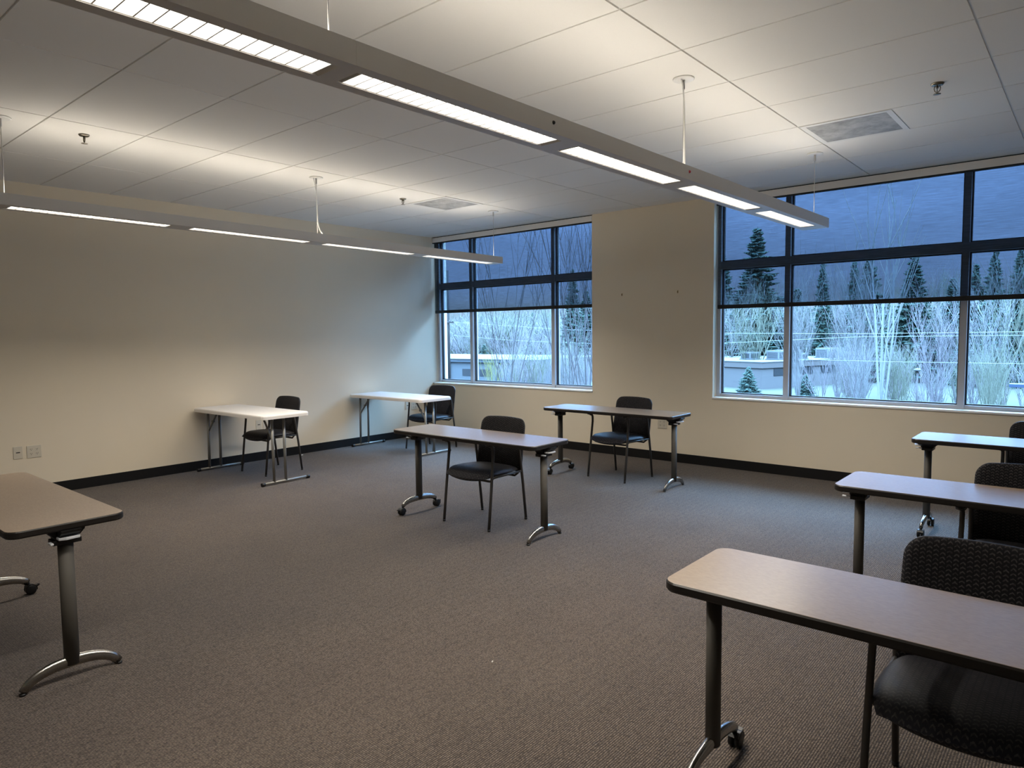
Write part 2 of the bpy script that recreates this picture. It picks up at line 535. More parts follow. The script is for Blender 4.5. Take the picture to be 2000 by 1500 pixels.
# ------------------------------------------------------------------ windows
def window(name, x0, x1, mull, label):
    FY = 0.100                                   # front of frame
    zb, zt = SILL, 2.98
    fr = MB()
    jw = 0.045
    fr.box(x0, x0 + jw, FY, GL + 0.05, zb, zt)
    fr.box(x1 - jw, x1, FY, GL + 0.05, zb, zt)
    for mx in mull:
        fr.box(mx - 0.027, mx + 0.027, FY, GL + 0.05, zb, zt)
    fr.box(x0, x1, FY + 0.012, GL + 0.05, zb, zb + 0.035)
    fr.box(x0, x1, FY + 0.012, GL + 0.05, 2.93, zt)
    fr.box(x0, x1, FY + 0.004, GL + 0.05, 2.205, 2.290)
    w = fr.build(name, M['frame'])
    struct(w, label, 'window')
    edges = [x0 + jw] + [e for mx in mull for e in (mx - 0.027, mx + 0.027)] + [x1 - jw]
    gk = MB()
    for k in range(0, len(edges), 2):
        a, b_ = edges[k], edges[k + 1]
        for (z0, z1) in ((zb + 0.035, 2.205), (2.290, 2.93)):
            t = 0.012
            gk.box(a, a + t, GL - 0.018, GL + 0.02, z0, z1); gk.box(b_ - t, b_, GL - 0.018, GL + 0.02, z0, z1)
            gk.box(a + t, b_ - t, GL - 0.018, GL + 0.02, z0, z0 + t); gk.box(a + t, b_ - t, GL - 0.018, GL + 0.02, z1 - t, z1)
            p = MB().box(a + t, b_ - t, GL - 0.002, GL + 0.002, z0 + t, z1 - t).build('pane', M['glass'], w)
    gk.build('gasket', M['gasket'], w)
    s = MB().box(x0, x1, -0.012, 0.115, SILL - 0.02, SILL).build('window_sill', M['sill'], w, bevel=0.003)
    s['label'] = 'pale sill ledge'
    return w
window('window_1', W1[0], W1[1], [0.715, 2.225], 'three-pane aluminium window in the far corner')
window('window_2', W2[0], W2[1], [5.290, 6.858], 'wide aluminium window right of the pier')
# sheet of wall lining at opening sides (lit reveals)
struct(MB().box(W1[1] - 0.004, W1[1], 0.0, 0.1, SILL, 2.98).build('trim_1', M['wall']))
struct(MB().box(W2[0], W2[0] + 0.004, 0.0, 0.1, SILL, 2.98).build('trim_2', M['wall']))

def roller(x0, x1, zb, label):
    t = thing('roller_shade', label, 'window shade', ((x0 + x1) / 2, 0.03, zb), 0, 'mesh roller shades')
    w = (x1 - x0) / 2
    zt = 2.985 - zb
    v = MB().box(-w, w, -0.032, 0.0, 2.905 - zb, 2.975 - zb).build('fascia', M['valance'], t, bevel=0.002)
    v['label'] = 'pale fascia box at the ceiling'
    MB().box(-w, w, -0.030, 0.012, 2.893 - zb, 2.905 - zb).build('fascia_slot', M['gap'], t)
    MB().box(-w, w, -0.020, 0.03, 2.976 - zb, zt).build('shadow_gap_strip', M['gap'], t)  # near-black strip painted in as the shadow gap between fascia and ceiling
    MB().tube([(-w + .01, 0.028, 2.935 - zb), (w - .01, 0.028, 2.935 - zb)], 0.022, 14).build('roller_tube', M['steel'], t)
    MB().box(-w + 0.012, w - 0.012, 0.0, 0.0015, 0.04, 2.935 - zb).build('mesh_fabric', M['shade'], t)
    MB().box(-w + 0.012, w - 0.012, -0.006, 0.006, 0.0, 0.044).build('hem_bar', M['black'], t, bevel=0.003)
    return t
roller(W1[0] + 0.015, W1[1] - 0.008, 1.838, 'dark mesh roller shade half lowered over the far corner window')
roller(W2[0] + 0.028, W2[1] - 0.02, 1.765, 'dark mesh roller shade half lowered over the wide window right of the pier')

# ------------------------------------------------------------------ pendant light fixtures
def louver_mesh(L, W, n):
    mb = MB()
    h = 0.028
    for k in range(n + 1):
        y = -L / 2 + L * k / n
        mb.box(-W / 2, W / 2, y - 0.0012, y + 0.0012, 0, h)
    return mb

def fixture(label, loc, rz, ry_tilt, y_start, y_end, panels, rods, group, screws=(), seam=None):
    """origin at the fixture's bottom centre line (y axis along its length)"""
    t = thing('pendant_light', label, 'ceiling light', loc, rz, group)
    t.rotation_euler = (ry_tilt, 0, rz)
    W, PW, HB = 0.215, 0.118, 0.078
    hb = MB()
    ylo, yhi = min(y_start, y_end), max(y_start, y_end)
    hb.box(-W / 2, -W / 2 + 0.004, ylo, yhi, 0, HB); hb.box(W / 2 - 0.004, W / 2, ylo, yhi, 0, HB)
    hb.box(-W / 2 + 0.004, W / 2 - 0.004, yhi - 0.004, yhi, 0, HB); hb.box(-W / 2 + 0.004, W / 2 - 0.004, ylo, ylo + 0.004, 0, HB)
    # bottom pan around the lamp openings
    hb.box(-W / 2 + 0.004, -PW / 2, ylo + 0.004, yhi - 0.004, 0, 0.003)
    hb.box(PW / 2, W / 2 - 0.004, ylo + 0.004, yhi - 0.004, 0, 0.003)
    cuts = sorted(panels)
    y = ylo + 0.004
    for (a, b_) in cuts:
        hb.box(-PW / 2, PW / 2, y, a, 0, 0.003)
        y = b_
    hb.box(-PW / 2, PW / 2, y, yhi - 0.004, 0, 0.003)
    # top tray and inner sides
    hb.box(-W / 2 + 0.004, W / 2 - 0.004, ylo + 0.004, yhi - 0.004, 0.050, 0.054)
    hb.build('housing', M['housing'], t)
    if seam is not None:
        for s in seam:
            MB().box(W / 2, W / 2 + 0.0012, s - 0.002, s + 0.002, 0.001, HB - 0.001).build('joint_cover', M['housing'], t)
    for (a, b_) in cuts:
        p = MB()
        p.box(-PW / 2 + 0.001, PW / 2 - 0.001, a + 0.022, b_ - 0.022, 0.016, 0.020)
        lp = p.build('lamp_panel', M['down'], t)
        lp['label'] = 'glowing lamp panel'
        ld = bpy.data.lights.new('lamp_light', 'AREA')
        ld.shape = 'RECTANGLE'
        ld.size = PW - 0.01; ld.size_y = b_ - a - 0.06
        ld.energy = 21.0; ld.color = LAMP_COL
        ld.spread = math.radians(138)
        lo = bpy.data.objects.new('lamp_light', ld)
        COL.objects.link(lo)
        lo.parent = t
        lo.location = (0, (a + b_) / 2, -0.003)
        lv = MB()
        n = 22
        L = b_ - a - 0.044
        for k in range(n + 1):
            yy = a + 0.022 + L * k / n
            lv.box(-PW / 2 + 0.002, PW / 2 - 0.002, yy - 0.0020, yy + 0.0020, 0.003, 0.0155)
        lv.box(-PW / 2 + 0.0005, -PW / 2 + 0.0025, a, b_, 0.003, 0.016); lv.box(PW / 2 - 0.0025, PW / 2 - 0.0005, a, b_, 0.003, 0.016)
        lv.add([(-PW / 2, a, 0.001), (PW / 2, a, 0.001), (PW / 2, a + 0.022, 0.016), (-PW / 2, a + 0.022, 0.016)], [(0, 1, 2, 3)])
        lv.add([(-PW / 2, b_, 0.001), (PW / 2, b_, 0.001), (PW / 2, b_ - 0.022, 0.016), (-PW / 2, b_ - 0.022, 0.016)], [(0, 1, 2, 3)])
        lv.build('louver', M['louver'], lp)
        for tx in (-0.04, 0.04):
            MB().tube([(tx, a - 0.02, 0.068), (tx, b_ + 0.02, 0.068)], 0.013, 12).build('fluorescent_tube', M['up'], t)
    zc = H - loc[2]
    for ry, pw in rods:
        zr = zc - ry * math.sin(ry_tilt)
        r = MB().tube([(0, ry, HB - 0.02), (0, ry, zr)], 0.0028, 8).build('suspension_rod', M['steel'], t)
        MB().lathe([(0, zr - 0.001), (0.062, zr - 0.001), (0.062, zr - 0.006), (0.054, zr - 0.010), (0, zr - 0.010)], (0, ry, 0), 24).build('canopy_disc', M['rod'], r)
        MB().tube([(0, ry, zr - 0.06), (0, ry, zr - 0.01)], 0.008, 12).build('cable_gripper', M['steel'], r)
        if pw:
            cp = [(0.0, ry - 0.030, zr - 0.008)]
            for q in range(1, 14):
                f = q / 13
                z = zr - 0.008 - f * (zr - HB - 0.01)
                if f < 0.25: off = -0.030 + 0.026 * (f / 0.25)
                elif f < 0.78: off = -0.004 + 0.008 * (f - 0.25) / 0.53
                else: off = 0.004 + pw * ((f - 0.78) / 0.22) ** 2
                cp.append((0.006, ry + off, z))
            MB().tube(cp, [0.0035 + 0.003 * min(1, q / 9) for q in range(14)], 8).build('power_cord', M['rod'], r)
            MB().lathe([(0, HB + 0.0), (0.03, HB), (0.03, HB + 0.004), (0.012, HB + 0.012), (0, HB + 0.012)], (0.0, ry + 0.004 + pw, -0.012), 16).build('cord_boss', M['rod'], r)
    for (sy, sz, mat) in screws:
        MB().lathe([(0, 0.007), (0.006, 0.006), (0.0075, 0.002), (0.009, 0.0), (0, 0)], (W / 2, sy, sz), 12, axis='x').build('thumb_screw', M[mat], t)
    return t
# near fixture: passes overhead toward the window wall
OY = -2.3
near_panels = [(-7.08, -5.935), (-5.865, -4.76), (-4.645, -3.605), (-3.475, -2.435), (-2.295, -1.30)]
near_panels = [(a - OY, b_ - OY) for a, b_ in near_panels]
fixture('long grey pendant light nearest overhead, pointing at the wide window', (5.915, OY, 2.372), math.radians(-0.9), 0.0,
        -7.20 - OY, -1.13 - OY, near_panels, [(-1.12 - OY - 0.06, 0), (-3.5 - OY, 0.004), (-5.93 - OY, 0), (-7.05 - OY, 0)], 'pendant light rows',
        screws=[(-4.88 - OY, 0.045, 'black'), (-3.63 - OY, 0.045, 'red')], seam=[-5.90 - OY])
OYf = -3.5
far_panels = [(-5.93, -4.84), (-4.70, -3.585), (-3.44, -2.31), (-2.155, -1.065)]
far_panels = [(a - OYf, b_ - OYf) for a, b_ in far_panels]
fixture('long grey pendant light hanging along the cream left wall', (2.185, OYf, 2.379), 0.0, math.radians(-0.42),
        -5.985 - OYf, -0.985 - OYf, far_panels, [(-1.03 - OYf, 0), (-3.5 - OYf, 0.055), (-5.93 - OYf, 0)], 'pendant light rows')

# ------------------------------------------------------------------ ceiling items
def sprinkler(x, y, label):
    t = thing('sprinkler_head', label, 'sprinkler', (x, y, H), 0, 'ceiling sprinklers')
    MB().lathe([(0, 0), (0.036, 0), (0.036, -0.004), (0.030, -0.012), (0.012, -0.014), (0, -0.014)], sides=20).build('escutcheon', M['sprink'], t)
    f = MB()
    for s in (-1, 1):
        f.tube([(s * 0.011, 0, -0.012), (s * 0.017, 0, -0.028), (s * 0.013, 0, -0.045), (0.0, 0, -0.056)], 0.003, 6)
    f.tube([(0, 0, -0.012), (0, 0, -0.03)], 0.007, 10)
    f.tube([(0, 0, -0.03), (0, 0, -0.06)], 0.0028, 8)
    f.build('yoke', M['sprink'], t)
    d = MB()
    d.lathe([(0, -0.060), (0.008, -0.060), (0.021, -0.062), (0.021, -0.064), (0, -0.065)], sides=18)
    d.build('deflector', M['sprink'], t)
    return t
sprinkler(2.139, -5.413, 'small brass sprinkler head at the near end of the far pendant light')
sprinkler(1.995, -2.278, 'small brass sprinkler head beside the square vent near the corner window')
sprinkler(7.001, -2.396, 'small brass sprinkler head by the vent above the wide window')

def vent(x0, y0, label):
    t = thing('air_vent', label, 'air vent', (x0 + 0.305, y0 + 0.305, H), 0, 'ceiling air vents')
    f = MB()
    a, b_ = 0.300, 0.262
    f.box(-a, a, -a, -b_, -0.004, -0.0005); f.box(-a, a, b_, a, -0.004, -0.0005)
    f.box(-a, -b_, -b_, b_, -0.004, -0.0005); f.box(b_, a, -b_, b_, -0.004, -0.0005)
    f.build('vent_frame', M['tee'], t, bevel=0.001)
    p = MB().box(-b_, b_, -b_, b_, -0.0025, -0.0004).build('perforated_panel', M['vent'], t)
    p['label'] = 'dusty grey perforated panel'
    return t
vent(1.808, -2.054, 'square dusty air vent near the far corner window')
vent(6.076, -2.054, 'square dusty air vent in the ceiling before the wide window')

# ------------------------------------------------------------------ wall plates
def plate_thing(name, label, group, kind, loc, rz):
    """built facing +x, local y along the wall"""
    t = thing(name, label, 'outlet' if kind != 'data' else 'wall jack', loc, rz, group)
    w = 0.0375 if kind == 'data' else 0.06
    h = 0.059
    MB().prism(rrect(-w, w, -h, h, 0.004, 3), -0.0006, 0.006, plane='yz').build('cover_plate', M['plate'], t, bevel=0.0015)
    if kind == 'data':
        MB().box(0.006, 0.0075, -0.016, 0.016, -0.004, 0.006).build('jack_slot', M['slot'], t)
        MB().box(0.006, 0.0068, -0.018, 0.018, -0.030, 0.022).build('jack_insert', M['plate'], t)
    else:
        for sy in (-0.024, 0.024):
            for sz in (-0.021, 0.021):
                pts = [(0.0165 * math.cos(2 * PI * k / 20) + sy, max(-0.0135, min(0.0135, 0.0165 * math.sin(2 * PI * k / 20))) + sz) for k in range(20)]
                fc = MB().prism(pts, 0.006, 0.0072, plane='yz').build('receptacle', M['plate'], t)
                s = MB()
                s.box(0.0072, 0.0078, sy - 0.0075, sy - 0.0045, sz - 0.001, sz + 0.008); s.box(0.0072, 0.0078, sy + 0.0045, sy + 0.0075, sz - 0.001, sz + 0.008)
                s.lathe([(0, 0.0078), (0.003, 0.0078), (0.003, 0.0072)], (0, sy, sz - 0.007), 10, axis='x')
                s.build('socket_slot', M['slot'], fc)
    return t
gp = 'outlets on the left wall'
plate_thing('data_jack', 'single almond data jack above the table by the left edge', 'wall jacks', 'data', (0, -5.412, 0.438), 0)
plate_thing('wall_outlet', 'four-socket almond outlet above the table by the left edge', gp, 'quad', (0, -5.281, 0.434), 0)
plate_thing('data_jack', 'single almond data jack behind the nearer white folding table', 'wall jacks', 'data', (0, -2.938, 0.440), 0)
plate_thing('wall_outlet', 'four-socket almond outlet behind the nearer white folding table', gp, 'quad', (0, -2.822, 0.437), 0)
plate_thing('data_jack', 'single almond data jack behind the white table in the corner', 'wall jacks', 'data', (0, -0.551, 0.470), 0)
plate_thing('wall_outlet', 'four-socket almond outlet behind the white table in the corner', gp, 'quad', (0, -0.416, 0.458), 0)
plate_thing('wall_outlet', 'four-socket almond outlet under the pier behind the brown table', 'outlets under the pier', 'quad', (3.906, 0, 0.440), -PI / 2)

def hook(x, label):
    t = MB()
    t.tube([(0, 0, 0.012), (0, -0.010, 0.010), (0, -0.014, -0.002), (0, -0.009, -0.012), (0, -0.003, -0.008)], 0.0035, 6)
    t.box(-0.005, 0.005, -0.003, -0.0003, -0.012, 0.016)
    o = t.build('picture_hook', M['brass'], None, (x, 0, 1.975))
    return tag(o, label, 'hook', 'hooks on the pier')
hook(3.353, 'left of the two brass picture hooks on the tan pier')
hook(4.093, 'right of the two brass picture hooks on the tan pier')

# ------------------------------------------------------------------ flip-top tables
def arch_path(hw, z_end, z_top, n=17):
    pts = []
    for i in range(n):
        s = -1 + 2 * i / (n - 1)
        zz = z_end + (z_top - z_end) * math.sqrt(max(0, 1 - (abs(s) ** 2.3)))
        # keep shoulders soft
        zz = z_end + (z_top - z_end) * (1 - abs(s) ** 2.4) ** 0.70
        pts.append((0, s * hw, zz))
    return pts

def make_table(label, loc, group):
    t = thing('training_table', label, 'table', loc, 0, group)
    L, D, ZT, TH = 0.762, 0.2285, 0.725, 0.032
    o = rrect(-L, L, -D, D, 0.052, 8)
    i_ = rrect(-L + 0.004, L - 0.004, -D + 0.004, D - 0.004, 0.048, 8)
    top = MB().prism(i_, ZT - TH + 0.002, ZT, 0).build('tabletop', M['laminate'], t, bevel=0.0012)
    eb = MB()
    n = len(o)
    prof = [(i_, ZT - 0.001), (o, ZT - 0.006), (o, ZT - TH + 0.006), (i_, ZT - TH)]
    vs = [(x, y, z) for pl, z in prof for x, y in pl]
    fs = [(r * n + k, r * n + (k + 1) % n, (r + 1) * n + (k + 1) % n, (r + 1) * n + k) for r in range(3) for k in range(n)]
    fs.append([3 * n + k for k in range(n)][::-1])
    eb.add(vs, fs, 0, False)
    e = eb.build('edge_band', M['edge'], t)
    e['label'] = 'black rubber edge band'
    zt = ZT - TH
    for s in (-1, 1):
        x = s * 0.682
        caster = s < 0
        ztop = 0.116 if caster else 0.083
        zend = 0.072 if caster else 0.013
        col = MB()
        sec = [(0.0245 * math.cos(2 * PI * k / 24), 0.031 * math.sin(2 * PI * k / 24)) for k in range(24)]
        col.prism([(x + a, b_) for a, b_ in sec], ztop - 0.012, zt - 0.055, smooth=True)
        leg = col.build('leg', M['pewter'], t)
        ft = MB()
        path = [(x, y, z) for _, y, z in arch_path(0.190, zend, ztop)]
        ft.tube(path, [0.017 - 0.005 * abs(-1 + 2 * k / 16) ** 1.5 for k in range(17)], 12, r2=0.019, up=(1, 0, 0))
        f = ft.build('foot', M['chrome'], leg)
        f['label'] = 'polished arched foot'
        br = MB()
        # trapezoid bracket under the top, flaring upward
        br.prism([(-0.075, zt), (0.075, zt), (0.07, zt - 0.018), (0.045, zt - 0.045), (0.045, zt - 0.062), (-0.045, zt - 0.062), (-0.045, zt - 0.045), (-0.07, zt - 0.018)], x - 0.034, x + 0.034, plane='yz')
        br.prism([(x - 0.095, zt), (x + 0.095, zt), (x + 0.088, zt - 0.012), (x + 0.045, zt - 0.042), (x + 0.036, zt - 0.062), (x - 0.036, zt - 0.062), (x - 0.045, zt - 0.042), (x - 0.088, zt - 0.012)], -0.04, 0.04, plane='xz')
        br.box(x - 0.036, x + 0.036, -0.055, 0.055, zt - 0.072, zt - 0.05)
        br.build('bracket', M['black'], leg, bevel=0.003)
        lv = MB()
        lv.prism([(x + s * 0.040, -0.045), (x + s * 0.040, 0.045), (x + s * 0.082, 0.035), (x + s * 0.088, -0.02), (x + s * 0.075, -0.045)], zt - 0.042, zt - 0.031)
        lv.box(min(x + s * 0.03, x + s * 0.07), max(x + s * 0.03, x + s * 0.07), -0.075, -0.062, zt - 0.058, zt - 0.050)
        l = lv.build('latch_lever', M['lever'], leg, bevel=0.002)
        l['label'] = 'pale latch lever'
        for q in (-1, 1):
            yc = q * 0.190
            if caster:
                c = MB()
                for dx in (-0.013, 0.013):
                    c.lathe([(0, dx - 0.009), (0.022, dx - 0.009), (0.029, dx - 0.006), (0.029, dx + 0.006), (0.022, dx + 0.009), (0, dx + 0.009)], (x, yc + q * 0.010, 0.029), 20, axis='x')
                hood = []
                for k in range(9):
                    a = math.radians(-10 + 160 * k / 8)
                    hood.append((yc + q * 0.010 + 0.033 * math.cos(a), 0.029 + 0.033 * math.sin(a)))
                for k in range(8, -1, -1):
                    a = math.radians(-10 + 160 * k / 8)
                    hood.append((yc + q * 0.010 + 0.029 * math.cos(a), 0.029 + 0.029 * math.sin(a)))
                c.prism(hood, x - 0.020, x + 0.020, plane='yz')
                c.tube([(x, yc, 0.055), (x, yc, 0.078)], 0.008, 10)
                c.prism([(yc + q * 0.036, 0.045), (yc + q * 0.056, 0.052), (yc + q * 0.054, 0.044), (yc + q * 0.036, 0.034)], x - 0.01, x + 0.01, plane='yz')
                c.build('caster', M['black'], leg)
            else:
                c = MB()
                c.lathe([(0, 0.0), (0.012, 0.0), (0.014, 0.003), (0.013, 0.010), (0, 0.012)], (x, yc, 0), 14)
                c.build('glide', M['black'], leg)
    return t
TG = 'brown laminate training tables'
tab = make_table('brown laminate table in the middle of the floor', (4.055, -3.362, 0), TG)
dup(tab, (4.022, -1.262, 0), 0, 'brown laminate table before the tan pier', TG)
dup(tab, (3.685, -6.325, 0), 0, 'brown laminate table cut off by the left edge', TG)
dup(tab, (7.527, -5.148, 0), 0, 'big brown laminate table in the lower right corner', TG)
dup(tab, (7.545, -3.362, 0), 0, 'brown laminate table in the middle of the right column', TG)
dup(tab, (7.545, -1.437, 0), 0, 'brown laminate table farthest back at the right edge', TG)

# ------------------------------------------------------------------ white folding tables
def make_folding(label, loc, rz, group):
    t = thing('folding_table', label, 'table', loc, rz, group)
    L, D, ZT = 0.715, 0.275, 0.722
    a = rrect(-L, L, -D, D, 0.045, 6); b_ = rrect(-L + 0.014, L - 0.014, -D + 0.014, D - 0.014, 0.035, 6)
    c_ = rrect(-L + 0.004, L - 0.004, -D + 0.004, D - 0.004, 0.042, 6)
    n = len(a)
    prof = [(b_, ZT), (c_, ZT - 0.004), (a, ZT - 0.014), (a, ZT - 0.042), (b_, ZT - 0.045)]
    mb = MB()
    vs = [(x, y, z) for pl, z in prof for x, y in pl]
    fs = [(r * n + k, r * n + (k + 1) % n, (r + 1) * n + (k + 1) % n, (r + 1) * n + k) for r in range(4) for k in range(n)]
    fs.append(list(range(n))); fs.append([4 * n + k for k in range(n)][::-1])
    mb.add(vs, fs, 0, False)
    mb.build('tabletop', M['whitetop'], t)
    for s in (-1, 1):
        x = s * 0.658
        lg = MB()
        for y in (-0.135, 0.0):
            lg.tube([(x - s * 0.012, y, ZT - 0.04), (x, y, 0.028)], 0.0145, 12)
        leg = lg.build('leg', M['greytube'], t)
        ft = MB().tube([(x, -0.262, 0.022), (x, 0.262, 0.022)], 0.0135, 12)
        f = ft.build('foot_bar', M['greytube'], leg)
        for y in (-0.262, 0.262):
            MB().tube([(x, y - 0.018, 0.019), (x, y + 0.018, 0.019)], 0.0185, 14).build('end_cap', M['black'], leg)
        MB().tube([(x - s * 0.200, -0.118, ZT - 0.045), (x - s * 0.105, -0.126, 0.565), (x - s * 0.006, -0.134, 0.445)], 0.0105, 10).build('brace', M['greytube'], leg)
        MB().tube([(x - s * 0.105, -0.142, 0.565), (x - s * 0.105, -0.110, 0.565)], 0.013, 10).build('hinge_pin', M['greytube'], leg)
    return t
FG = 'white folding tables'
ft = make_folding('white folding table by the wall in front of a chair, nearer one', (0.752, -3.462, 0), math.radians(1.5), FG)
dup(ft, (0.760, -1.352, 0), math.radians(0.5), 'white folding table in the far corner below the window', FG)

# ------------------------------------------------------------------ chairs (face -y)
def cushion(outline_fn, nx, ny):
    pass

def make_chair(label, loc, rz, group):
    t = thing('guest_chair', label, 'chair', loc, rz, group)
    # seat: grid with rounded plan, domed top, rounded belly
    s = MB()
    nu, nv = 24, 22
    W, y0, y1 = 0.243, -0.262, 0.205
    def plan(u, v):
        # u,v in [-1,1] -> superellipse-mapped plan
        k = 0.86
        x = u * math.sqrt(max(0, 1 - k * 0.30 * v * v * abs(v)))
        y = v * math.sqrt(max(0, 1 - k * 0.22 * u * u))
        return x * W, (y0 + y1) / 2 + y * (y1 - y0) / 2
    top, bot = [], []
    for j in range(nv + 1):
        for i in range(nu + 1):
            u = -1 + 2 * i / nu; v = -1 + 2 * j / nv
            x, y = plan(u, v)
            e = (1 - abs(u) ** 6) * (1 - abs(v) ** 6)
            dome = math.sqrt(max(0, e))
            waterfall = -0.030 * max(0, (-v - 0.45) / 0.55) ** 2
            zt = 0.430 + 0.030 * dome + waterfall - 0.012 * max(0, v)
            belly = 0.045 * (1 - u * u) ** 0.8 * (0.55 + 0.45 * max(0, 1 - (v + 0.55) ** 2 * 1.2))
            zb = 0.424 + waterfall * 0.8 - 0.014 * dome - belly * dome
            top.append((x, y, zt)); bot.append((x, y, zb))
    w = nu + 1
    s.add(top, [(j * w + i, j * w + i + 1, (j + 1) * w + i + 1, (j + 1) * w + i) for j in range(nv) for i in range(nu)], 0, True)
    s.add(bot, [(j * w + i, (j + 1) * w + i, (j + 1) * w + i + 1, j * w + i + 1) for j in range(nv) for i in range(nu)], 0, True)
    ring = [i for i in range(w)] + [j * w + nu for j in range(1, nv + 1)] + [nv * w + i for i in range(nu - 1, -1, -1)] + [j * w for j in range(nv - 1, 0, -1)]
    nt_ = len(top)
    o = len(s.v) - 2 * nt_
    for k in range(len(ring)):
        a, b_ = ring[k], ring[(k + 1) % len(ring)]
        s.f.append([o + a, o + nt_ + a, o + nt_ + b_, o + b_]); s.m.append(0); s.s.append(True)
    s.build('seat', M['fabric_seat'], t)
    # back: curved padded panel, leaning back
    bk = MB()
    zb, zt, r = 0.40, 0.822, 0.070
    ncol, nrow = 26, 26
    def halfw(z):
        base = 0.247 - 0.012 * ((z - zb) / (zt - zb))
        if z > zt - r:
            d = z - (zt - r)
            base -= r - math.sqrt(max(0, r * r - d * d))
        if z < zb + 0.04:
            d = zb + 0.04 - z
            base -= 0.04 - math.sqrt(max(0, 0.0016 - d * d))
        return base
    fv, rv = [], []
    for j in range(nrow + 1):
        q = j / nrow
        z = zb + (zt - zb) * (1 - (1 - q) ** 1.6 if q > 0.5 else q * (1 - 0.5 ** 1.6) / 0.5)
        hw = halfw(z)
        for i in range(ncol + 1):
            u = -1 + 2 * i / ncol
            u = math.copysign(abs(u) ** 0.8, u)
            x = u * hw
            yb = 0.190 + 0.072 * ((z - zb) / (zt - zb)) ** 1.1 - 0.022 * (x / 0.24) ** 2 * 1.0
            ex = (1 - abs(u) ** 8) * (1 - abs((z - (zb + zt) / 2) / ((zt - zb) / 2)) ** 8)
            th = 0.006 + 0.013 * math.sqrt(max(0, ex))
            crown = 0.006 * (1 - u * u) * max(0, (z - zb) / (zt - zb)) ** 4
            fv.append((x, yb - th, z + crown)); rv.append((x, yb + th, z + crown))
    w2 = ncol + 1
    bk.add(fv, [(j * w2 + i, j * w2 + i + 1, (j + 1) * w2 + i + 1, (j + 1) * w2 + i) for j in range(nrow) for i in range(ncol)], 0, True)
    bk.add(rv, [(j * w2 + i, (j + 1) * w2 + i, (j + 1) * w2 + i + 1, j * w2 + i + 1) for j in range(nrow) for i in range(ncol)], 1, True)
    ring = [i for i in range(w2)] + [j * w2 + ncol for j in range(1, nrow + 1)] + [nrow * w2 + i for i in range(ncol - 1, -1, -1)] + [j * w2 for j in range(nrow - 1, 0, -1)]
    n1 = len(fv)
    for k in range(len(ring)):
        a, b_ = ring[k], ring[(k + 1) % len(ring)]
        bk.f.append([a, b_, n1 + b_, n1 + a]); bk.m.append(1); bk.s.append(True)
    bk.build('backrest', [M['fabric_back'], M['chairblack']], t)
    # legs: front legs rise to the arms and hook forward, rear legs rise and hook back under the pad
    for sx in (-1, 1):
        fl = MB()
        X = sx * 0.246; XT = sx * 0.240
        fl.tube([(X, -0.228, 0.012), (X * 0.995, -0.195, 0.30), (XT, -0.163, 0.58), (XT, -0.162, 0.622), (XT, -0.165, 0.640), (XT, -0.178, 0.654), (XT, -0.202, 0.660)], 0.0115, 12, r2=0.0115)
        l = fl.build('leg', M['chairframe'], t)
        MB().lathe([(0, 0), (0.010, 0), (0.012, 0.003), (0.012, 0.016), (0, 0.016)], (X, -0.228, 0), 12).build('glide', M['black'], l)
        rl = MB()
        X = sx * 0.243
        rl.tube([(X, 0.225, 0.012), (X, 0.192, 0.30), (XT, 0.165, 0.50), (XT, 0.148, 0.61), (XT, 0.140, 0.642), (XT, 0.120, 0.657), (XT, 0.08, 0.661)], 0.0115, 12)
        l = rl.build('leg', M['chairframe'], t)
        MB().lathe([(0, 0), (0.010, 0), (0.012, 0.003), (0.012, 0.016), (0, 0.016)], (X, 0.225, 0), 12).build('glide', M['black'], l)
        ar = MB()
        ar.prism(rrect(XT - 0.023, XT + 0.023, -0.235, 0.135, 0.022, 5), 0.659, 0.677)
        ar.build('armrest', M['armpad'], t, bevel=0.006)
        MB().tube([(XT, -0.183, 0.405), (XT, 0.175, 0.408)], 0.009, 10).build('seat_rail', M['chairframe'], t)
        MB().tube([(XT, 0.172, 0.44), (sx * 0.205, 0.178, 0.47), (sx * 0.19, 0.185, 0.50)], 0.008, 8).build('back_bracket', M['chairframe'], t)
    for y in (-0.16, 0.14):
        MB().tube([(-0.238, y, 0.400), (-0.20, y, 0.372), (0.20, y, 0.372), (0.238, y, 0.400)], 0.009, 8).build('cross_rail', M['chairframe'], t)
    return t
CG = 'dark patterned guest chairs'
ch = make_chair('dark patterned armchair at the table in the middle of the floor', (4.037, -3.243, 0), 0, CG)
dup(ch, (4.000, -1.100, 0), math.radians(-8), 'dark patterned armchair at the table before the tan pier', CG)
dup(ch, (0.712, -3.190, 0), math.radians(1), 'dark armchair at the nearer white folding table', CG)
dup(ch, (1.015, -1.020, 0), math.radians(4), 'dark armchair at the white folding table in the corner', CG)
dup(ch, (7.560, -4.930, 0), 0, 'big dark armchair at the table in the lower right corner', CG)
dup(ch, (7.572, -3.270, 0), 0, 'dark patterned armchair at the middle table of the right column', CG)
dup(ch, (7.552, -1.215, 0), 0, 'dark patterned armchair at the farthest table by the right edge', CG)

